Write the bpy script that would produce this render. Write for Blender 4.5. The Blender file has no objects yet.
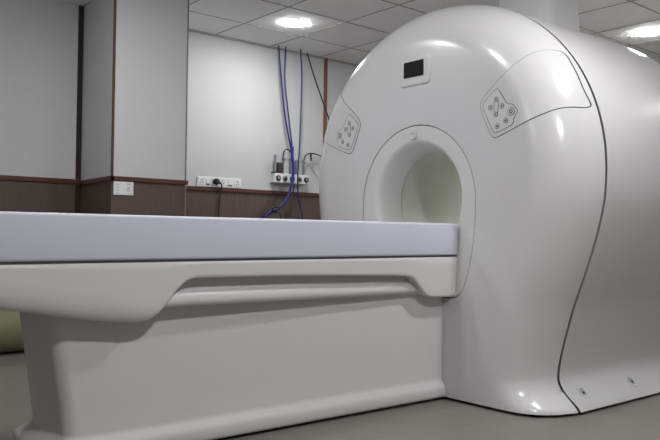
import bpy, bmesh, math, random
from mathutils import Vector, Matrix
random.seed(4)
SC = bpy.context.scene
COL = SC.collection
PI = math.pi

# ------------------------------------------------------------------ materials
def mat(name, col, rough=.5, spec=.5, metal=0, noise=0, nscale=40, bump=0, bscale=200, stretch=(1, 1, 1), coat=0):
    m = bpy.data.materials.new(name); m.use_nodes = True
    nt = m.node_tree; b = nt.nodes['Principled BSDF']
    b.inputs['Base Color'].default_value = (*col, 1)
    b.inputs['Roughness'].default_value = rough
    b.inputs['Metallic'].default_value = metal
    b.inputs['Specular IOR Level'].default_value = spec
    b.inputs['Coat Weight'].default_value = coat
    b.inputs['Coat Roughness'].default_value = .08
    tc = nt.nodes.new('ShaderNodeTexCoord'); mp = nt.nodes.new('ShaderNodeMapping')
    mp.inputs['Scale'].default_value = stretch
    nt.links.new(tc.outputs['Object'], mp.inputs['Vector'])
    n = nt.nodes.new('ShaderNodeTexNoise'); n.inputs['Scale'].default_value = nscale; n.inputs['Detail'].default_value = 4
    nt.links.new(mp.outputs['Vector'], n.inputs['Vector'])
    mx = nt.nodes.new('ShaderNodeMix'); mx.data_type = 'RGBA'
    k = noise
    mx.inputs['A'].default_value = (*[max(0, c * (1 - k)) for c in col], 1)
    mx.inputs['B'].default_value = (*[min(1, c * (1 + k)) for c in col], 1)
    nt.links.new(n.outputs['Fac'], mx.inputs['Factor'])
    nt.links.new(mx.outputs['Result'], b.inputs['Base Color'])
    if bump:
        n2 = nt.nodes.new('ShaderNodeTexNoise'); n2.inputs['Scale'].default_value = bscale
        nt.links.new(mp.outputs['Vector'], n2.inputs['Vector'])
        bp = nt.nodes.new('ShaderNodeBump'); bp.inputs['Strength'].default_value = bump; bp.inputs['Distance'].default_value = .002
        nt.links.new(n2.outputs['Fac'], bp.inputs['Height']); nt.links.new(bp.outputs['Normal'], b.inputs['Normal'])
    return m

M = {}
M['gantry'] = mat('gantry_plastic', (.62, .615, .625), .22, .5, noise=.015, nscale=6)
M['exhaust'] = mat('exhaust_brightened', (.82, .82, .83), .35, .4, noise=.01)  # whiter base colour stands in for light the lamps barely give here
M['bore'] = mat('bore_plastic', (.625, .63, .615), .38, .4, noise=.02, nscale=6)
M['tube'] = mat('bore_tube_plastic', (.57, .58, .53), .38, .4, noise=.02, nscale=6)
M['gaprecess'] = mat('gap_and_recess_shade', (.33, .34, .31), .7)  # bore joint grey, also the painted shade of the screw recesses
M['table'] = mat('table_plastic', (.66, .645, .655), .34, .45, noise=.02, nscale=8)
M['slab'] = mat('tabletop_surface', (.62, .64, .74), .42, .4, noise=.02, nscale=8)
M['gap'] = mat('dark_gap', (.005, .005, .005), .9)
M['groove'] = mat('groove_grey', (.045, .045, .05), .7)
M['ink'] = mat('print_ink', (.025, .025, .03), .6)
M['pad'] = mat('keypad_plastic', (.60, .60, .61), .35)
M['wall'] = mat('wall_laminate', (.56, .568, .575), .6, .35, noise=.03, nscale=60, stretch=(1, 1, .2))
M['dado'] = mat('dado_laminate', (.105, .076, .066), .5, .3, noise=.25, nscale=70, stretch=(1, 1, .06))
M['wood'] = mat('rail_wood', (.095, .033, .019), .45, .4, noise=.35, nscale=50, stretch=(.1, 1, 1))
M['strip'] = mat('strip_wood', (.10, .036, .020), .45, .4, noise=.3, nscale=50, stretch=(1, 1, .1))
M['wallstrip'] = mat('wall_strip_wood', (.19, .075, .04), .45, .4, noise=.3, nscale=50, stretch=(1, 1, .1))
M['darkstrip'] = mat('dark_strip_wood', (.03, .014, .011), .5, .3, noise=.3, nscale=50, stretch=(1, 1, .1))
M['tile'] = mat('ceiling_tile', (.88, .875, .87), .9, .1, noise=.10, nscale=90, bump=.3, bscale=300)
M['tbar'] = mat('ceiling_bar', (.33, .32, .31), .6)
M['floor'] = mat('vinyl_floor', (.20, .19, .175), .42, .4, noise=.13, nscale=24)
M['socket'] = mat('socket_plastic', (.74, .75, .76), .35, .5)
M['black'] = mat('black_rubber', (.012, .012, .014), .5)
M['chrome'] = mat('brushed_metal', (.30, .31, .33), .35, .5, metal=.8)
M['blue'] = mat('blue_cable', (.013, .02, .14), .5)
M['brightblue'] = mat('bright_blue_cable', (.015, .022, .27), .5)
M['slate'] = mat('slate_cable', (.02, .028, .13), .5)
M['navy'] = mat('navy_cable', (.008, .009, .035), .5)
M['greycable'] = mat('grey_cable', (.30, .30, .31), .5)
M['brownbox'] = mat('brown_box', (.03, .015, .013), .5, noise=.2)
M['bolster'] = mat('bolster_vinyl', (.21, .21, .125), .5, .3, noise=.08, nscale=12)
M['screen'] = mat('display_glass', (.006, .006, .008), .45, .15)
M['silver'] = mat('silver_edge', (.20, .19, .18), .4, metal=.3)

def emit(name, col, s):
    m = bpy.data.materials.new(name); m.use_nodes = True
    nt = m.node_tree; nt.nodes.clear()
    e = nt.nodes.new('ShaderNodeEmission'); e.inputs['Color'].default_value = (*col, 1); e.inputs['Strength'].default_value = s
    o = nt.nodes.new('ShaderNodeOutputMaterial'); nt.links.new(e.outputs[0], o.inputs['Surface'])
    return m
M['borefill'] = emit('bore_fill_emitter', (1, .99, .97), 1.5)
M['lamp'] = emit('lamp_diffuser', (1, .993, .988), 16)

# ------------------------------------------------------------------ helpers
def obj(name, bm, m, parent=None, smooth=False, recalc=True, angle=None):
    if recalc: bmesh.ops.recalc_face_normals(bm, faces=bm.faces[:])
    me = bpy.data.meshes.new(name)
    if smooth:
        for f in bm.faces: f.smooth = True
    if angle is not None:
        for e in bm.edges:
            if len(e.link_faces) == 2 and e.calc_face_angle(0) > math.radians(angle): e.smooth = False
    bm.to_mesh(me); bm.free()
    for mm in (m if isinstance(m, (list, tuple)) else [m]): me.materials.append(mm)
    o = bpy.data.objects.new(name, me); COL.objects.link(o)
    if parent: o.parent = parent
    return o

def tag(o, label, cat, group=None, kind=None):
    if label: o['label'] = label
    if cat: o['category'] = cat
    if group: o['group'] = group
    if kind: o['kind'] = kind
    return o

def empty(name, loc=(0, 0, 0)):
    o = bpy.data.objects.new(name, None); COL.objects.link(o); o.location = loc; o.empty_display_size = .1
    return o

def box(bm, x0, x1, y0, y1, z0, z1, bev=0, seg=2, mi=0):
    t = bmesh.new()
    bmesh.ops.create_cube(t, size=1)
    for v in t.verts:
        v.co = Vector((x0 + (v.co.x + .5) * (x1 - x0), y0 + (v.co.y + .5) * (y1 - y0), z0 + (v.co.z + .5) * (z1 - z0)))
    if bev: bmesh.ops.bevel(t, geom=t.edges[:], offset=bev, segments=seg, affect='EDGES', profile=.5)
    for f in t.faces: f.material_index = mi
    me = bpy.data.meshes.new('tmp'); t.to_mesh(me); t.free()
    bm.from_mesh(me); bpy.data.meshes.remove(me)
    return bm

def grid(bm, rows, close_u=False, close_v=False, mi=0):
    """rows: list of lists of points; returns the vertex grid"""
    V = [[bm.verts.new(p) for p in r] for r in rows]
    nu, nv = len(V), len(V[0])
    for i in range(nu if close_u else nu - 1):
        for j in range(nv if close_v else nv - 1):
            q = (V[i][j], V[(i + 1) % nu][j], V[(i + 1) % nu][(j + 1) % nv], V[i][(j + 1) % nv])
            try:
                f = bm.faces.new(q); f.material_index = mi
            except ValueError: pass
    return V

def lathe(bm, prof, center, axis, n=24, mi=0, cap=True):
    """prof: (radius, height along axis)"""
    ax = Vector(axis).normalized()
    a = ax.orthogonal().normalized(); b = ax.cross(a); c = Vector(center)
    rows = [[c + ax * h + (a * math.cos(2 * PI * k / n) + b * math.sin(2 * PI * k / n)) * max(r, 1e-5) for k in range(n)] for r, h in prof]
    V = grid(bm, rows, close_v=True, mi=mi)
    if cap:
        for r in (V[0], V[-1]):
            try: bm.faces.new(r).material_index = mi
            except ValueError: pass
    return bm

def crom(P, n=8):
    P = [Vector(p) for p in P]; out = []
    Q = [P[0] * 2 - P[1]] + P + [P[-1] * 2 - P[-2]]
    for i in range(1, len(Q) - 2):
        a, b, c, d = Q[i - 1:i + 3]
        for k in range(n):
            t = k / n
            out.append(.5 * ((2 * b) + (c - a) * t + (2 * a - 5 * b + 4 * c - d) * t * t + (3 * b - a - 3 * c + d) * t ** 3))
    out.append(P[-1]); return out

def tube(bm, pts, r, n=8, mi=0, smooth_n=8):
    P = crom(pts, smooth_n) if smooth_n else [Vector(p) for p in pts]
    rows = []; up = Vector((0, 1, 0.13)).normalized()
    for i, p in enumerate(P):
        t = (P[min(i + 1, len(P) - 1)] - P[max(i - 1, 0)]).normalized()
        a = t.cross(up).normalized(); b = t.cross(a)
        rows.append([p + (a * math.cos(2 * PI * k / n) + b * math.sin(2 * PI * k / n)) * r for k in range(n)])
    V = grid(bm, rows, close_v=True, mi=mi)
    bm.faces.new(V[0]); bm.faces.new(V[-1])
    return bm

# ------------------------------------------------------------------ camera
H = .8; F = 728.; RO = .0135
yaw, pit = math.radians(50), math.radians(.94)
up0 = Vector((0, 0, 1))
d0 = Vector((math.cos(yaw), math.sin(yaw), 0)); r0 = Vector((math.sin(yaw), -math.cos(yaw), 0))
dd = d0 * math.cos(pit) + up0 * math.sin(pit); u0 = up0 * math.cos(pit) - d0 * math.sin(pit)
R_ = r0 * math.cos(RO) + u0 * math.sin(RO); U_ = u0 * math.cos(RO) - r0 * math.sin(RO)
cam = bpy.data.objects.new('camera', bpy.data.cameras.new('camera')); COL.objects.link(cam)
m3 = Matrix((R_, U_, -dd)).transposed(); cam.matrix_world = Matrix.Translation((0, 0, H)) @ m3.to_4x4()
cam.data.sensor_width = 36; cam.data.lens = 36 * F / 660; cam.data.clip_start = .02
SC.camera = cam

# ------------------------------------------------------------------ room
YW = 5.06; ZCEIL = 2.37
RX0, RX1, RY0 = -2.2, 7.9, -1.8
CX0, CX1, CY = 1.890, 2.412, 4.40; CXB = 1.944
def struct(name, bm, m, **k):
    o = obj(name, bm, m, **k); o['kind'] = 'structure'; return o
struct('floor', box(bmesh.new(), RX0 - .1, RX1 + .1, RY0 - .1, YW + .1, -.1, 0), M['floor'])
struct('ceiling', box(bmesh.new(), RX0 - .1, RX1 + .1, RY0 - .1, YW + .1, ZCEIL, ZCEIL + .1), M['tile'])
bm = bmesh.new()
x = 3.015 - .54 * 12
while x < RX1:
    if x > RX0: box(bm, x - .0045, x + .0045, RY0, YW, ZCEIL - .003, ZCEIL + .001)
    x += .54
y = 4.63 - .55 * 14
while y < YW:
    if y > RY0: box(bm, RX0, RX1, y - .0045, y + .0045, ZCEIL - .0035, ZCEIL + .001)
    y += .55
o = struct('trim_1', bm, M['tbar'])
RAIL = 1.115
def wall(name, a, b, c, d):
    bm = bmesh.new(); box(bm, a, b, c, d, RAIL, ZCEIL, mi=0); box(bm, a, b, c, d, 0, RAIL, mi=1)
    return struct(name, bm, [M['wall'], M['dado']])
wall('wall_back', RX0, RX1, YW, YW + .1)
wall('wall_left', RX0 - .1, RX0, RY0, YW)
wall('wall_right', RX1, RX1 + .1, RY0, YW)
wall('wall_front', RX0 - .1, RX1 + .1, RY0 - .1, RY0)
bm = bmesh.new()
for z0_, z1_, mi in ((0, RAIL, 1), (RAIL, ZCEIL, 0)):
    V = [[bm.verts.new((x, y, z)) for x, y in ((CX0, CY), (CX1, CY), (CX1, YW), (CXB, YW))] for z in (z0_, z1_)]
    for i in range(4): bm.faces.new((V[0][i], V[0][(i + 1) % 4], V[1][(i + 1) % 4], V[1][i])).material_index = mi
    bm.faces.new(V[0]).material_index = mi; bm.faces.new(V[1]).material_index = mi
struct('wall_column', bm, [M['wall'], M['dado']])
# dado rails
T = .014
rl = lambda: bmesh.new()
struct('trim_2', box(rl(), RX0, CXB, YW - T, YW, RAIL - .002, RAIL + .030, .003), M['wood'])
struct('trim_3', box(rl(), CX1, RX1, YW - T, YW, RAIL - .002, RAIL + .030, .003), M['wood'])
bm = box(rl(), CX0 - T, CX1 + T, CY - T, CY, RAIL - .010, RAIL + .020, .003)
V = [[bm.verts.new((x, y, z)) for x, y in ((CX0 - T, CY - T), (CX0 + .01, CY - T), (CXB + .01, YW), (CXB - T, YW))] for z in (RAIL - .010, RAIL + .020)]
for i in range(4): bm.faces.new((V[0][i], V[0][(i + 1) % 4], V[1][(i + 1) % 4], V[1][i]))
bm.faces.new(V[0]); bm.faces.new(V[1]); box(bm, CX1, CX1 + T, CY, YW, RAIL - .010, RAIL + .020, .003)
struct('trim_4', bm, M['wood'])
# vertical strips
struct('trim_5', box(rl(), CX0 - .004, CX0 + .010, CY - .006, CY + .010, RAIL + .02, ZCEIL, .002), M['strip'])
struct('trim_6', box(rl(), CXB - .036, CXB + .004, YW - .012, YW, 0, ZCEIL, .002), M['darkstrip'])
struct('trim_7', box(rl(), CX1 - .006, CX1 + .003, CY - .004, CY + .01, 0, ZCEIL, .001), M['silver'])
struct('trim_8', box(rl(), 4.150, 4.184, YW - .012, YW, RAIL + .03, ZCEIL, .002), M['wallstrip'])
struct('trim_9', box(rl(), CX1, RX1, YW - .010, YW, ZCEIL - .016, ZCEIL), M['tbar'])
bm = box(rl(), RX0, CXB - .04, YW - .012, YW, 0, .07, .003); box(bm, CX1 + .01, RX1, YW - .012, YW, 0, .07, .003)
struct('baseboard_back', bm, M['darkstrip'])

# ------------------------------------------------------------------ gantry surface
YC = 2.567; GA = .922; ZC = 1.09; GB = .90
WT = [(0, 0.809), (0.03, 0.795), (0.06, 0.755), (0.09, 0.722), (0.12, 0.702), (0.155, 0.694), (0.25, 0.709), (0.36, 0.737), (0.479, 0.772), (0.6, 0.816), (0.728, 0.859), (0.859, 0.895), (0.97, 0.916), (1.09, 0.922)]
def half_w(z):
    if z >= ZC:
        t = min(1, (z - ZC) / GB); return GA * math.sqrt(max(0, 1 - t * t))
    z = max(z, 0)
    for i in range(len(WT) - 1):
        if WT[i][0] <= z <= WT[i + 1][0]:
            (z0, w0), (z1, w1) = WT[i], WT[i + 1]
            m0 = (w1 - WT[i - 1][1]) / (z1 - WT[i - 1][0]) if i > 0 else (w1 - w0) / (z1 - z0)
            m1 = (WT[i + 2][1] - w0) / (WT[i + 2][0] - z0) if i + 2 < len(WT) else 0
            h = z1 - z0; t = (z - z0) / h
            return (2 * t ** 3 - 3 * t * t + 1) * w0 + (t ** 3 - 2 * t * t + t) * h * m0 + (-2 * t ** 3 + 3 * t * t) * w1 + (t ** 3 - t * t) * h * m1
    return WT[-1][1]
def rho(y, z):
    y = abs(y - YC)
    return math.hypot(y / GA, (z - ZC) / GB) if z > ZC else y / half_w(z)
XS = 2.93; XF = 2.695
def front_x(y, z):
    r = min(1, rho(y, z)); x = XF + .015 * r * r
    q = math.hypot(y - YC, z - .97)
    x += .042 * math.exp(-(q / .42) ** 4)
    rc = .27
    if r > 1 - rc:
        t = (r - (1 - rc)) / rc
        x += (XS - XF - .015) * (1 - math.sqrt(max(0, 1 - (.975 * t) ** 2.2))) / .7673
    return x
Z0 = .014
def outer_half(ns=90, nb=30):
    """outline (dy, z) from the top centre down the +y side to the floor and back to the centre"""
    P = []
    for k in range(50): a = PI / 2 * k / 50; P.append((GA * math.sin(a), ZC + GB * math.cos(a)))
    K = 60
    for k in range(K + 1):
        z = ZC + (Z0 - ZC) * k / K; P.append((half_w(z), z))
    return P
def resample(P, n):
    L = [0]
    for a, b in zip(P, P[1:]): L.append(L[-1] + math.hypot(a[0] - b[0], a[1] - b[1]))
    out = []; j = 0
    for k in range(n + 1):
        s = L[-1] * k / n
        while j < len(P) - 2 and L[j + 1] < s: j += 1
        t = (s - L[j]) / max(1e-9, L[j + 1] - L[j]); t = min(1, max(0, t))
        out.append((P[j][0] + (P[j + 1][0] - P[j][0]) * t, P[j][1] + (P[j + 1][1] - P[j][1]) * t))
    return out
NS, NB = 110, 26
def full(side, bottom):
    """side NS+1 pts, bottom NB+1 pts -> closed list mirrored"""
    h = side + bottom[1:]
    return h + [(-a, b) for a, b in h[-2:0:-1]]
oh = outer_half()
OUT = full(resample(oh, NS), resample([(oh[-1][0], Z0), (0, Z0)], NB))
# ring outline
RR = .388; RZ = .955
rp = [(RR * math.sin(PI / 2 * k / 40), RZ + (1.35 - RZ) * math.cos(PI / 2 * k / 40)) for k in range(40)]
rp += [(RR, RZ), (.388, .86), (.383, .77), (.372, .68), (.357, .61), (.338, .55), (.318, .515), (.29, .497), (.26, .490)]
RING = full(resample(rp, NS), resample([(.26, .49), (0, .49)], NB))
N = len(OUT)
def circle_like(r, zc):
    """points on a circle matched in angle to the ring outline"""
    out = []
    for a, b in RING:
        t = math.atan2(a, b - zc); out.append((r * math.sin(t), zc + r * math.cos(t)))
    return out
def off_in(P, d):
    out = []
    for i, (a, b) in enumerate(P):
        p, q = P[i - 1], P[(i + 1) % len(P)]
        tx, tz = q[0] - p[0], q[1] - p[1]; l = math.hypot(tx, tz) or 1
        out.append((a - tz / l * -d * -1 if False else a + tz / l * d, b - tx / l * d))
    return out
# outline runs clockwise seen from (y right, z up): the inward normal is (tz,-tx)
gantry = empty('mri_gantry', (3.7, YC, 0))
tag(gantry, 'large white rounded MRI scanner with round bore and small black display', 'MRI scanner')
def gobj(name, bm, m, parent=None, **k):
    par = parent or gantry
    o = obj(name, bm, m, par, **k)
    o.matrix_parent_inverse = Matrix.Translation(-Vector(gantry.location)) if par is gantry else Matrix.Identity(4)
    return o

def scal0(P, s): return [(a * s, (ZC + (b - ZC) * s) if b > ZC else b) for a, b in P]
# front cover
bm = bmesh.new()
S = [0, .004] + [k / 60 for k in range(1, 60)] + [.99, .996, 1]
S = sorted(set(S + [1 - (k / 24) ** 2 * .3 for k in range(25)]))
rows = []
inr = off_in(RING, -.0025)
rows.append([(front_x(YC + a, b) + .02, YC + a, b) for a, b in inr])
for s in S:
    r = []
    for (a, b), (c, d) in zip(inr, OUT):
        y, z = YC + a + (c - a) * s, b + (d - b) * s
        r.append((front_x(y, z), y, z))
    rows.append(r)
rows.append([(XS if b > Z0 + .001 else p[0], p[1], p[2]) for p, (a, b) in zip(rows[-1], OUT)])
lip = scal0(OUT, .975)
rows.append([(XS if b > Z0 + .02 else p[0] + .02, YC + a, max(b, Z0)) for p, (a, b) in zip(rows[-2], lip)])
grid(bm, rows, close_v=True)
gobj('front_cover', bm, M['gantry'], smooth=True, angle=50)

# seam backing inside (dark gasket) and plinth
bm = bmesh.new()
g = scal0(OUT, .986); g2 = scal0(OUT, .93)
rows = [[(X_, YC + a, max(b, .02)) for a, b in P_] for X_, P_ in ((XS + .002, g2), (XS + .002, g), (XS + .05, g), (XS + .05, g2))]
grid(bm, rows, close_v=True)
gobj('seam_gasket', bm, M['gap'], smooth=False)
bm = bmesh.new()
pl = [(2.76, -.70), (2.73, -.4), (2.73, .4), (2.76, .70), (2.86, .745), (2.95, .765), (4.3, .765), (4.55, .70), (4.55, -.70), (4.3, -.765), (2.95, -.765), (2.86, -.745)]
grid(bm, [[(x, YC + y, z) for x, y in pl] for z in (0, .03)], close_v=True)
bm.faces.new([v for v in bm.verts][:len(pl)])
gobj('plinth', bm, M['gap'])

# magnet body behind the seam
def scal(P, s, sy=None):
    sy = sy or s
    return [(a * sy, (ZC + (b - ZC) * s) if b > ZC else b) for a, b in P]
bm = bmesh.new()
prof = [(2.950, .998, .998), (2.956, 1.002, 1.002), (3.05, 1.003, 1.005), (3.2, 1.004, 1.010), (3.4, 1.007, 1.015), (3.6, 1.013, 1.02), (3.8, 1.018, 1.022), (4.0, 1.014, 1.02), (4.15, 1.0, 1.012), (4.3, .972, .995), (4.42, .938, .97), (4.52, .90, .94), (4.6, .86, .90), (4.65, .82, .86), (4.67, .77, .82)]
rows = [[(2.956, YC + a, b) for a, b in scal0(OUT, .975)]]
PP = crom([Vector(p) for p in prof], 3)
for p in PP: rows.append([(p.x, YC + a, b) for a, b in scal(OUT, p.y, p.z)])
last = scal(OUT, .77, .82); cin = circle_like(.260, .97)
for k in range(1, 9):
    t = k / 8
    rows.append([(4.67 + .012 * t, YC + a + (c - a) * t, b + (d - b) * t) for (a, b), (c, d) in zip(last, cin)])
grid(bm, rows, close_v=True)
body = gobj('magnet_cover', bm, M['gantry'], smooth=True, angle=50)

# bore ring with flared mouth
bm = bmesh.new(); rows = []
ro = off_in(RING, .0025)
rows.append([(front_x(YC + a, b) + .02, YC + a, b) for a, b in ro])
ci = circle_like(.310, .97)
for k in range(0, 13):
    t = k / 12
    rows.append([(front_x(YC + a + (c - a) * t, b + (d - b) * t) + (.002 if k == 0 else 0), YC + a + (c - a) * t, b + (d - b) * t) for (a, b), (c, d) in zip(ro, ci)])
xr = front_x(YC + .310, .97)
for k in range(1, 19):
    t = PI / 2 * k / 18
    cc = circle_like(.310 - .052 * math.sin(t), .97); x = xr + .152 * (1 - math.cos(t))
    if k < 3: rows.append([(x * k / 3 + front_x(YC + a, b) * (1 - k / 3), YC + a, b) for a, b in cc])
    else: rows.append([(x, YC + a, b) for a, b in cc])
grid(bm, rows, close_v=True)
gobj('bore_ring', bm, M['bore'], smooth=True, angle=50)
x0 = xr + .152
bm = bmesh.new()
lathe(bm, [(.258, 0), (.258, .3), (.258, .9), (.258, 4.685 - x0 - .004)], (x0 + .004, YC, .97), (1, 0, 0), 96, cap=False)
gobj('bore_tube', bm, M['tube'], smooth=True, recalc=False)
bm = bmesh.new(); lathe(bm, [(.262, 0), (.262, .05)], (x0 - .02, YC, .97), (1, 0, 0), 96, cap=False)
gobj('bore_gasket', bm, M['gaprecess'], smooth=True)

# unseen glowing strip added along the bore top to brighten the inside
bm = bmesh.new(); box(bm, 3.35, 4.45, YC - .018, YC + .018, .97 + .246, .97 + .2560, .003, 2)
gobj('bore_fill_strip', bm, M['borefill'])
L = bpy.data.lights.new('bore_fill_light', 'AREA'); L.shape = 'RECTANGLE'; L.size = 1.08; L.size_y = .034; L.energy = 1.2; L.color = (1, .99, .97)
lo = bpy.data.objects.new('bore_fill_light', L); COL.objects.link(lo); lo.location = (3.9, YC, .97 + .2445)
lo.parent = gantry; lo.matrix_parent_inverse = Matrix.Translation(-Vector(gantry.location))

# dark lining of ring seam
bm = bmesh.new()
w0 = off_in(RING, -.012); w1 = off_in(RING, .012)
grid(bm, [[(front_x(YC + a, b) + .012, YC + a, b) for a, b in P_] for P_ in (w0, w1)], close_v=True)
gobj('ring_seam', bm, M['gap'])

# ---- patches lying on the front surface
def chaikin(P, n=2, q=.25):
    for _ in range(n):
        Q = []
        for i in range(len(P)):
            a, b = P[i], P[(i + 1) % len(P)]
            Q += [(a[0] * (1 - q) + b[0] * q, a[1] * (1 - q) + b[1] * q), (a[0] * q + b[0] * (1 - q), a[1] * q + b[1] * (1 - q))]
        P = Q
    return P
def area(P): return sum(P[i - 1][0] * P[i][1] - P[i][0] * P[i - 1][1] for i in range(len(P)))
def expand(P, d):
    s = 1 if area(P) > 0 else -1
    out = []
    for i, (a, b) in enumerate(P):
        p, q = P[i - 1], P[(i + 1) % len(P)]
        tx, tz = q[0] - p[0], q[1] - p[1]; l = math.hypot(tx, tz) or 1
        out.append((a + s * tz / l * d, b - s * tx / l * d))
    return out
def patch(bm, P, off, thick, mi=0, step=.02):
    """a skin over polygon P (dy, z), raised by off above the cover, with an edge going back by thick"""
    t = bmesh.new()
    f = t.faces.new([t.verts.new((0, a, b)) for a, b in P])
    ys = [p[0] for p in P]; zs = [p[1] for p in P]
    v = min(ys) + step
    while v < max(ys):
        bmesh.ops.bisect_plane(t, geom=t.verts[:] + t.edges[:] + t.faces[:], plane_co=(0, v, 0), plane_no=(0, 1, 0)); v += step
    v = min(zs) + step
    while v < max(zs):
        bmesh.ops.bisect_plane(t, geom=t.verts[:] + t.edges[:] + t.faces[:], plane_co=(0, 0, v), plane_no=(0, 0, 1)); v += step
    e = [e for e in t.edges if len(e.link_faces) == 1]
    r = bmesh.ops.extrude_edge_only(t, edges=e)
    nv = set(v for v in r['geom'] if isinstance(v, bmesh.types.BMVert))
    for v in t.verts:
        y, z = v.co.y + YC, v.co.z
        h = 1e-4
        gy = (front_x(y + h, z) - front_x(y - h, z)) / (2 * h); gz = (front_x(y, z + h) - front_x(y, z - h)) / (2 * h)
        n = Vector((-1, gy, gz)); n.normalize()
        base = Vector((front_x(y, z), y, z))
        v.co = base + n * (off - (thick if v in nv else 0))
    for f in t.faces: f.material_index = mi
    bmesh.ops.recalc_face_normals(t, faces=t.faces[:])
    me = bpy.data.meshes.new('tmp'); t.to_mesh(me); t.free(); bm.from_mesh(me); bpy.data.meshes.remove(me)

WING = [(-0.423, 1.393), (-0.442, 1.43), (-0.515, 1.491), (-0.575, 1.541), (-0.631, 1.592), (-0.663, 1.618), (-0.694, 1.629), (-0.727, 1.626), (-0.753, 1.596), (-0.803, 1.514), (-0.864, 1.38), (-0.869, 1.362), (-0.863, 1.354), (-0.826, 1.355), (-0.788, 1.346), (-0.725, 1.318), (-0.62, 1.276), (-0.513, 1.238), (-0.490, 1.251), (-0.458, 1.317)]
PAD = [(-0.521, 1.467), (-0.576, 1.384), (-0.606, 1.380), (-0.632, 1.348), (-0.613, 1.322), (-0.608, 1.291), (-0.508, 1.257), (-0.444, 1.383), (-0.447, 1.405)]
BTN = [(-.518, 1.413, .0122, 1), (-.486, 1.380, .0122, 1), (-.549, 1.380, .0122, 1), (-.516, 1.345, .0122, 1), (-.599, 1.349, .0185, 2), (-.571, 1.311, .0122, 0), (-.525, 1.290, .0122, 0)]
def disc(cy, cz, r, n=20): return [(cy + r * math.cos(2 * PI * k / n), cz + r * math.sin(2 * PI * k / n)) for k in range(n)]
def panel(fl):
    T_ = lambda P: [fl(*p[:2]) for p in P]
    W_ = chaikin(T_(WING), 2, .2); K_ = chaikin(chaikin(T_(PAD), 1, .09), 1, .25)
    bm = bmesh.new()
    patch(bm, expand(W_, .0030), .0010, .005, 1, .010)
    patch(bm, W_, .0026, .003, 0, .010)
    w = gobj('control_panel', bm, [M['gantry'], M['groove']], smooth=True, angle=40)
    bm = bmesh.new()
    patch(bm, expand(K_, .0027), .0032, .002, 1); patch(bm, K_, .0040, .002, 0)
    # engraved bar between the top and bottom keys
    c = [(-.506, 1.404), (-.529, 1.404), (-.529, 1.354), (-.506, 1.354)]
    c = T_(c); patch(bm, expand(c, .0012), .0043, .001, 1); patch(bm, expand(c, -.0022), .0046, .001, 0)
    k = gobj('keypad', bm, [M['pad'], M['ink']], parent=w, smooth=True, angle=40)
    for cy, cz, r, kind in BTN:
        cy, cz = fl(cy, cz)
        bm = bmesh.new()
        patch(bm, disc(cy, cz, r), .0050, .003, 1); patch(bm, disc(cy, cz, r - .0028), .0062, .003, 0)
        if kind == 2:
            patch(bm, disc(cy, cz, r * .52), .0066, .001, 1); patch(bm, disc(cy, cz, r * .25), .0070, .001, 0)
        elif kind == 1:
            patch(bm, [(cy - .0016, cz - .006), (cy + .0016, cz - .006), (cy + .0016, cz + .006), (cy - .0016, cz + .006)], .0066, .001, 1)
            patch(bm, [(cy - .006, cz - .0016), (cy + .006, cz - .0016), (cy + .006, cz + .0016), (cy - .006, cz + .0016)], .0066, .001, 1)
        else: patch(bm, disc(cy, cz, r * .42), .0066, .001, 1)
        gobj('button', bm, [M['pad'], M['ink']], parent=w, smooth=False)
    return w
wp = panel(lambda a, b: (a, b))
wp2 = panel(lambda a, b: (-a - .026, b))

# display
bm = bmesh.new()
def rrect(y0, y1, z0, z1, r, n=5):
    P = []
    for cy, cz, a0 in ((y1 - r, z1 - r, 0), (y0 + r, z1 - r, 90), (y0 + r, z0 + r, 180), (y1 - r, z0 + r, 270)):
        for k in range(n + 1):
            a = math.radians(a0 + 90 * k / n); P.append((cy + r * math.cos(a), cz + r * math.sin(a)))
    return P
B0 = rrect(-.115, .096, 1.549, 1.699, .022)
rows = []
for d, h in [(-.0005, -.004)] + [(.012 * (1 - math.cos(PI / 2 * k / 8)), .0085 * math.sin(PI / 2 * k / 8)) for k in range(9)] + [(.018, .0085)]:
    rows.append([(front_x(YC + a, b) - h, YC + a, b) for a, b in expand(B0, -d)])
V = grid(bm, rows, close_v=True); bm.faces.new(V[-1])
disp = gobj('display', bm, M['gantry'], smooth=True, angle=35)
disp['label'] = 'small black rectangular status screen in a raised white bezel'
bm = bmesh.new()
P = rrect(-.074, .063, 1.594, 1.675, .004, 3)
xx = front_x(YC, 1.63) - .0095
V = grid(bm, [[(xx, YC + a, b) for a, b in P], [(xx - .0016, YC + a, b) for a, b in P]], close_v=True); bm.faces.new(V[-1])
gobj('screen', bm, M['screen'], parent=disp)['label'] = 'glossy black screen'

# intercom knob on the bore ring
bm = bmesh.new()
c = (front_x(YC, 1.303) + .002, YC + .018, 1.304)
lathe(bm, [(.0245, 0), (.0245, .010), (.0225, .014), (.018, .0155), (.015, .0135), (.001, .0130)], c, (-1, 0, 0), 32, mi=0)
for k in range(3):
    a = 2 * PI * k / 3 + .5
    lathe(bm, [(.0032, .012), (.0032, .0142)], (c[0], c[1] + .008 * math.cos(a), c[2] + .008 * math.sin(a)), (-1, 0, 0), 8, mi=1)
gobj('intercom', bm, [M['gantry'], M['groove']], smooth=True, angle=40)

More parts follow.
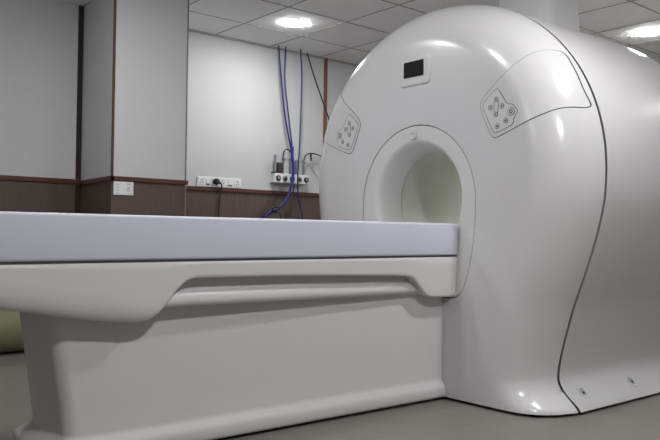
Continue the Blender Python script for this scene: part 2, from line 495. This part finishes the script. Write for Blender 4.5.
# skirt screws: raised oval, recess shade painted in grey, with a screw
def on_body(X_, z):
    s = None
    for a, b in zip(PP, PP[1:]):
        if a.x <= X_ <= b.x: s = a.z + (b.z - a.z) * (X_ - a.x) / (b.x - a.x)
    return YC - half_w(z) * s
for X_ in (3.07, 3.50):
    z = .078
    y = on_body(X_, z); y2 = on_body(X_, z + .01)
    n = Vector((0, -1, (y - y2) / .01 * -1 if False else .9)).normalized()
    tz = Vector((0, (y2 - y) / .01, 1)).normalized(); n = Vector((1, 0, 0)).cross(tz).normalized()
    if n.y > 0: n = -n
    bm = bmesh.new()
    c0 = Vector((X_, y, z))
    def oval(rx, rz, h):
        out = []
        for k in range(24):
            xq = c0.x + rx * math.cos(2 * PI * k / 24); zq = z + rz * math.sin(2 * PI * k / 24)
            out.append(Vector((xq, on_body(xq, zq), zq)) + n * h)
        return out
    V = grid(bm, [oval(.036, .027, -.003), oval(.033, .024, .0028), oval(.028, .020, .0030), oval(.022, .015, .0012)], close_v=True); f = bm.faces.new(V[-1]); f.material_index = 2
    lathe(bm, [(.0075, 0), (.0075, .003), (.006, .0038)], c0 + n * .001 - tz * .006, n, 12, mi=1)
    gobj('screw_recess', bm, [M['gantry'], M['groove'], M['gaprecess']], smooth=True, angle=40)

# exhaust column on top of the magnet
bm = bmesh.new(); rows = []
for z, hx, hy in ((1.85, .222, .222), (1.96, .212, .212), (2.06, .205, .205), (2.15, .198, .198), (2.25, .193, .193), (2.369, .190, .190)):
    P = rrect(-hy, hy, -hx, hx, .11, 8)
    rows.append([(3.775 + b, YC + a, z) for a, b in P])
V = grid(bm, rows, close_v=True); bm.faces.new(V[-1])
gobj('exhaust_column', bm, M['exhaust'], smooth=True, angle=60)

# ------------------------------------------------------------------ patient table
TX0, TX1 = -.02, 2.721
TY = 2.28; TC = YC; TH = TC - TY
table = empty('patient_table', (1.8, TC, 0))
tag(table, 'long white patient table on a pedestal running into the scanner bore', 'patient table')
def tobj(name, bm, m, **k):
    o = obj(name, bm, m, table, **k); o.matrix_parent_inverse = Matrix.Translation(-Vector(table.location)); return o
# tabletop slab
bm = bmesh.new(); box(bm, TX0, TX1, TY, 2 * TC - TY, .697, .848, .011, 4)
tobj('tabletop', bm, M['slab'], smooth=True, angle=35)['label'] = 'pale lavender-grey tabletop slab'
bm = bmesh.new(); box(bm, TX0 + .01, TX1 - .001, TY + .008, 2 * TC - TY - .008, .686, .699)
tobj('joint', bm, M['groove'])
# side shell with its S-shaped lower edge
def edge(x):
    K = [(-.05, .65), (.1, .632), (.3, .600), (.5, .574), (.638, .556), (.75, .536), (.86, .514), (.95, .499), (1.03, .489), (1.09, .485), (1.125, .490), (1.16, .510), (1.19, .543), (1.22, .582), (1.245, .608), (1.27, .624), (1.30, .630), (1.40, .629), (1.76, .625), (2.2, .612), (2.36, .606), (2.395, .602), (2.42, .590), (2.45, .562), (2.48, .532), (2.505, .512), (2.54, .502), (2.62, .500), (2.72, .500)]
    for (a, b), (c, d) in zip(K, K[1:]):
        if a <= x <= c:
            return b + (d - b) * (x - a) / (c - a)
    return K[-1][1]
def sm_edge(x): return sum(edge(x + k * .006) * w for k, w in ((-2, .1), (-1, .2), (0, .4), (1, .2), (2, .1)))
def blend(x):       # 1 over the deep left bulge, 0 over the band above the recess
    t = (x - 1.0) / .25; t = min(1, max(0, t)); return 1 - t * t * (3 - 2 * t)
bm = bmesh.new(); rows = []
nx = 320
xs = [TX0 + (TX1 - TX0) * k / nx for k in range(nx + 1)]
def sect(x, shrink=0):
    e = sm_edge(x); top = .6895; bl = blend(x)
    hr = .014 + .075 * bl; ins = .010 + .030 * bl
    pts = [(TY + .012, top), (TY + .004, top - .0015), (TY, top - .006)]
    zz = e + hr
    for k in range(1, 6): pts.append((TY, top - .006 + (zz - top + .006) * k / 5))
    for k in range(1, 9):
        a = PI / 2 * k / 8; pts.append((TY + ins * (1 - math.cos(a)), zz - hr * math.sin(a) * (1 if k < 8 else 1)))
    pts += [(TY + ins + .006, e + .0005), (TY + ins + .020, e + .002), (TY + .075, e + .004)]
    return pts
for x in xs:
    P = sect(x); r = [(x, y, z) for y, z in P]
    r += [(x, 2 * TC - y, z) for y, z in P[::-1]]
    rows.append(r)
V = grid(bm, rows, close_v=True); bm.faces.new(V[0]); bm.faces.new(V[-1])
tobj('side_shell', bm, M['table'], smooth=True, angle=50)
# recessed under rail
bm = bmesh.new(); rows = []
pr = [(TY + .066, .66), (TY + .062, .606), (TY + .055, .592), (TY + .044, .574), (TY + .038, .562), (TY + .036, .550), (TY + .039, .540), (TY + .046, .532), (TY + .060, .5275), (TY + .10, .5255)]
for x in (1.06, 1.5, 2.0, 2.55):
    zoff = -.006 * (x - 1.06)
    rows.append([(x, y, z + (zoff if z < .65 else 0)) for y, z in pr] + [(x, 2 * TC - y, z + (zoff if z < .65 else 0)) for y, z in pr[::-1]])
V = grid(bm, rows, close_v=True); bm.faces.new(V[0]); bm.faces.new(V[-1])
tobj('recessed_rail', bm, M['table'], smooth=True, angle=45)
# pedestal
def ped_sec(z, ex, r):
    x0 = .84 + (.5 - z) * .145 - ex * 1.7
    y0, y1 = 2.392 - ex * .6, 2.80 + ex * .75
    x1 = 2.695
    P = []
    for cx, cy, a0 in ((x1 - .004, y1 - .004, 0), (x0 + r, y1 - r, 90), (x0 + r, y0 + r, 180), (x1 - .004, y0 + .004, 270)):
        if a0 == 90: cx, cy = x0 + .03, y1 - .03
        rr = r if a0 == 180 else .03 if a0 == 90 else .004
        for k in range(9):
            a = math.radians(a0 + 90 * k / 8); P.append((cx + rr * math.cos(a), cy + rr * math.sin(a), z))
        if a0 == 90:
            xa, ya = P[-1][:2]
            for k in range(1, 12):
                y = ya + (y0 + r - ya) * k / 12; P.append((x0 - .022 * math.sin(PI * k / 12), y, z))
    P = [(x, y + max(-1, min(1, (TC - y) / .1)) * (.024 - .036 * (x - .9)), z) for x, y, z in P]
    return P
bm = bmesh.new()
rows = [ped_sec(z, ex, r) for z, ex, r in ((.012, .020, .05), (.016, .034, .05), (.026, .040, .05), (.05, .040, .05), (.060, .038, .05), (.068, .032, .05), (.088, .010, .05), (.096, .003, .05), (.106, 0, .05), (.2, 0, .05), (.3, 0, .05), (.4, 0, .05), (.5, 0, .05), (.56, 0, .05), (.62, 0, .05))]
V = grid(bm, rows, close_v=True); bm.faces.new(V[0]); bm.faces.new(V[-1])
tobj('pedestal', bm, M['table'], smooth=True, angle=50)
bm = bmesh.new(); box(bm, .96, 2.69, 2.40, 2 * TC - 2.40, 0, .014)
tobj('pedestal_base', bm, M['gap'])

# ------------------------------------------------------------------ bolster on the floor by the wall
bm = bmesh.new()
n = 40; rows = []
for x, k in ((.55, 0), (.55, .6), (.56, .9), (.58, 1), (1.2, 1.0), (1.7, 1), (1.80, 1), (1.83, .95), (1.84, .7), (1.84, 0)):
    rr = []
    for j in range(n):
        a = 2 * PI * j / n
        rr.append((x, 4.880 + .163 * max(k, .001) * math.cos(a), .172 + .163 * max(k, .001) * math.sin(a)))
    rows.append(rr)
grid(bm, rows, close_v=True)
b = obj('bolster', bm, M['bolster'], smooth=True, angle=60)
tag(b, 'olive green padded bolster lying on the floor against the wall, left of the pedestal', 'bolster')

# ------------------------------------------------------------------ ceiling lamps
def lamp(x, y, label, power, group=None):
    t = empty('ceiling_light', (x, y, ZCEIL)); tag(t, label, 'ceiling light', group)
    bm = bmesh.new(); lathe(bm, [(.092, 0), (.092, -.004), (.088, -.005), (.084, -.004), (.084, 0)], (0, 0, 0), (0, 0, 1), 32, cap=False)
    obj('frame', bm, M['socket'], t, smooth=True, angle=40)
    bm = bmesh.new(); lathe(bm, [(.0835, 0), (.0835, -.007), (.080, -.0105), (.06, -.013)], (0, 0, 0), (0, 0, 1), 32)
    obj('diffuser', bm, emit('lamp_diffuser', (1, .993, .988), power * 14.5), t, smooth=True, angle=40)
    return t
PW = 20
lamp(3.285, 4.355, 'round white ceiling light glowing above the back wall with the blue cables', PW * .6)
lamp(5.445, 2.705, 'round white ceiling light glowing at the upper right behind the scanner', PW)
for (x, y, l, p) in ((1.395, 3.530, 'round ceiling light over the far side of the patient table', .46), (1.665, 2.430, 'round ceiling light over the near edge of the patient table', .36), (2.745, 1.055, 'round ceiling light over the open floor beside the scanner', .85),
                  (1.125, -.045, 'round ceiling light over the photographer beside the table', 1.8), (5.985, 1.605, 'round ceiling light out to the right of the scanner', 1.35), (-1.035, 2.705, 'unseen round ceiling light added for brightness at the left end of the room', 1.0)):  # left-end light is an unseen addition, there to brighten the room
    lamp(x, y, l, PW * p)

# ------------------------------------------------------------------ wall fittings on the back wall
WF = YW
t = empty('switch_socket_strip', (3.075, WF, 1.184)); tag(t, 'long white strip of sockets and switches on the back wall above the rail', 'socket strip')
def lobj(name, bm, m, par, **k):
    o = obj(name, bm, m, par, **k); o.matrix_parent_inverse = Matrix.Translation(-Vector(par.location)); return o
bm = bmesh.new(); box(bm, 2.868, 3.282, WF - .012, WF, 1.146, 1.226, .004, 2)
lobj('plate', bm, M['socket'], t, smooth=False)
mod = [2.905, 2.968, 3.030, 3.098, 3.170, 3.240]
for i, mx_ in enumerate(mod):
    if i in (0, 2, 3, 5):
        bm = bmesh.new(); box(bm, mx_ - .027, mx_ + .027, WF - .015, WF - .012, 1.158, 1.214, .001, 1)
        for dx, dz, r in ((0, .012, .0055), (-.011, -.008, .0045), (.011, -.008, .0045)):
            lathe(bm, [(r, 0), (r, .0008)], (mx_ + dx, WF - .0151, 1.186 + dz), (0, -1, 0), 12, mi=1)
        lobj('socket_face', bm, [M['socket'], M['groove']], t)
    else:
        bm = bmesh.new(); box(bm, mx_ - .020, mx_ + .020, WF - .018, WF - .012, 1.168, 1.208, .002, 1, mi=0)
        box(bm, mx_ - .020, mx_ + .020, WF - .0145, WF - .012, 1.160, 1.1665, mi=1)
        lobj('rocker_switch', bm, [M['socket'], M['groove']], t)
t = empty('power_plug', (3.030, WF - .015, 1.186)); tag(t, 'black round plug in the white socket strip with its cord hanging down', 'plug')
bm = bmesh.new(); lathe(bm, [(.018, 0), (.024, .004), (.026, .012), (.024, .030), (.018, .036), (.012, .038)], (3.030, WF - .0155, 1.190), (0, -1, 0), 20)
lathe(bm, [(.011, 0), (.009, .03)], (3.040, WF - .035, 1.188), (1, 0, -.35), 10)
lobj('plug_body', bm, M['black'], t, smooth=True, angle=50)
bm = bmesh.new(); tube(bm, [(3.062, WF - .035, 1.178), (3.078, WF - .035, 1.165), (3.082, WF - .03, 1.14), (3.075, WF - .024, 1.08), (3.066, WF - .02, .98), (3.062, WF - .02, .8), (3.07, WF - .03, .4), (3.10, WF - .05, .02)], .0055, 8)
lobj('cord', bm, M['black'], t, smooth=True)

# outlet plate on the column
t = empty('wall_plate', (1.968, CY, 1.06)); tag(t, 'pale square plate on the brown column just under the rail', 'wall plate')
bm = bmesh.new(); box(bm, 1.902, 2.034, CY - .010, CY, 1.016, 1.102, .003, 2)
lobj('plate', bm, M['socket'], t)
for (cx, cz, w, h) in ((2.000, 1.088, .020, .004), (1.998, 1.062, .012, .008), (1.998, 1.046, .018, .004), (2.014, 1.026, .016, .003), (1.925, 1.028, .018, .003), (1.925, 1.048, .014, .003), (1.925, 1.066, .020, .003), (1.925, 1.084, .018, .003)):
    bm = bmesh.new(); box(bm, cx - w / 2, cx + w / 2, CY - .0108, CY - .0095, cz - h / 2, cz + h / 2)
    lobj('mark', bm, M['silver'], t)

# gas outlet strip
t = empty('gas_outlet_strip', (3.79, WF, 1.248)); tag(t, 'white medical outlet strip with five round ports between the blue cables', 'outlet strip')
bm = bmesh.new(); box(bm, 3.572, 3.932, WF - .075, WF, 1.210, 1.290, .006, 2)
lobj('housing', bm, M['socket'], t)
ports = [3.606, 3.677, 3.752, 3.83, 3.905]
for i, px in enumerate(ports):
    bm = bmesh.new()
    lathe(bm, [(.024 if i != 1 else .025, 0), (.024, .008), (.019, .010)], (px, WF - .074, 1.249), (0, -1, 0), 20, mi=0 if i in (0, 2, 4) else 1)
    lathe(bm, [(.013, .006), (.013, .013), (.008, .014)], (px, WF - .074, 1.249), (0, -1, 0), 16, mi=1 if i in (0, 4) else 0)
    lobj('port', bm, [M['black'], M['chrome']], t, smooth=True, angle=40)
for px, z1 in ((3.589, 1.43), (3.67, 1.405), (3.744, 1.41), (3.810, 1.40), (3.89, 1.405)):
    bm = bmesh.new(); lathe(bm, [(.010, 0), (.010, z1 - 1.30), (.013, z1 - 1.30), (.013, z1 - 1.275), (.007, z1 - 1.27)], (px, WF - .055, 1.288), (0, 0, 1), 12)
    lobj('connector', bm, M['chrome'], t, smooth=True, angle=40)
bm = bmesh.new(); box(bm, 3.604, 3.655, WF - .075, WF - .022, 1.300, 1.382, .004, 2, mi=0); box(bm, 3.614, 3.646, WF - .078, WF - .073, 1.325, 1.345, mi=1)
box(bm, 3.560, 3.655, WF - .07, WF - .03, 1.2903, 1.302, .002, 1, mi=0)
tag(obj('adapter_box', bm, [M['brownbox'], M['black']]), 'dark brown adapter box standing on the left end of the outlet strip', 'adapter')

# cables
def cable(name, pts, r, m, label, group=None):
    bm = bmesh.new(); tube(bm, pts, r, 8)
    return tag(obj(name, bm, m, smooth=True), label, 'cable', group)
D = WF - .035
hung = 'blue cables hanging from the ceiling'
def xz(y, P): return [(x, y, z) for x, z in P]
cable('hanging_cable', xz(4.985, [(3.591, 2.368), (3.624, 2.082), (3.666, 1.79), (3.706, 1.623), (3.74, 1.497), (3.759, 1.37), (3.755, 1.267), (3.743, 1.18), (3.68, 1.053), (3.575, 0.961), (3.45, 0.916)]), .0075, M['blue'], 'leftmost blue cable dropping from the ceiling, curving left behind the table')
cable('hanging_cable', xz(4.965, [(3.652, 2.368), (3.646, 2.083), (3.682, 1.832), (3.733, 1.521), (3.750, 1.368), (3.745, 1.257), (3.721, 1.153), (3.649, 1.039), (3.588, 0.987), (3.496, 0.951)]), .0068, M['blue'], 'second blue cable from the left, hanging from the ceiling across the outlet strip')
cable('hanging_cable', xz(4.950, [(3.797, 2.368), (3.815, 2.132), (3.808, 1.758), (3.801, 1.525), (3.788, 1.318), (3.79, 1.143), (3.815, 1.028), (3.845, 0.925), (3.855, 0.75), (3.86, .4), (3.88, .008)]), .0062, M['slate'], 'straight slate blue cable hanging past the right half of the outlet strip')
cable('hanging_cable', xz(5.02, [(3.923, 2.368), (4.017, 2.153), (4.118, 1.948), (4.194, 1.801), (4.23, 1.74)]), .0060, M['navy'], 'short navy cable slanting from the ceiling across the brown wall strip')
cable('bundled_hose', xz(4.93, [(3.71, 1.52), (3.712, 1.433), (3.722, 1.366), (3.722, 1.281), (3.710, 1.22)]), .0125, M['brightblue'], 'thick bright blue hose bundle just above the outlet strip')
cable('bundled_hose', xz(4.915, [(3.700, 1.215), (3.66, 1.089), (3.599, 1.02), (3.528, 0.968), (3.448, 0.932), (3.36, .70), (3.30, .3), (3.28, .012)]), .0105, M['blue'], 'blue hose bundle bending left below the outlet strip')
cable('bundled_hose', xz(4.895, [(3.712, 1.20), (3.685, 1.10), (3.63, 1.035), (3.56, 1.0), (3.50, 1.0), (3.49, .975), (3.53, .955), (3.57, .93), (3.58, .7), (3.57, .3), (3.56, .01)]), .0062, M['navy'], 'thin navy hose looping beside the blue bundle below the outlet strip')
cable('looped_cable', xz(5.0, [(3.662, 1.405), (3.667, 1.45), (3.677, 1.483), (3.701, 1.500), (3.726, 1.497), (3.744, 1.477)]), .0058, M['navy'], 'small navy cable loop arching above the brown adapter box')
cable('looped_cable', xz(5.0, [(3.889, 1.405), (3.896, 1.441), (3.915, 1.468), (3.949, 1.484), (4.013, 1.487), (4.09, 1.467), (4.16, 1.445)]), .0058, M['navy'], 'navy cable arching right from the outlet strip towards the scanner')
cable('cable_tail', xz(4.995, [(3.960, 1.483), (3.963, 1.454), (3.966, 1.422)]), .0085, M['navy'], 'short dark tail hanging from the right-hand arched cable')
cable('thin_wire', [(3.920, YW - .02, 1.42), (3.96, YW - .02, 1.39), (4.02, YW - .018, 1.35), (4.065, YW - .015, 1.305), (4.10, YW - .015, 1.27)], .0022, M['greycable'], 'thin grey wire sloping down right of the outlet strip')

# ------------------------------------------------------------------ render look
w = bpy.data.worlds.new('world'); SC.world = w; w.use_nodes = True
w.node_tree.nodes['Background'].inputs['Color'].default_value = (.5, .5, .5, 1)
w.node_tree.nodes['Background'].inputs['Strength'].default_value = .0
SC.view_settings.view_transform = 'Standard'; SC.view_settings.look = 'None'
SC.view_settings.gamma = 1; SC.view_settings.use_curve_mapping = False
SC.view_settings.exposure = .30
SC.cycles.use_denoising = True
SC.cycles.max_bounces = 10; SC.cycles.diffuse_bounces = 6
SC.cycles.sample_clamp_indirect = 4
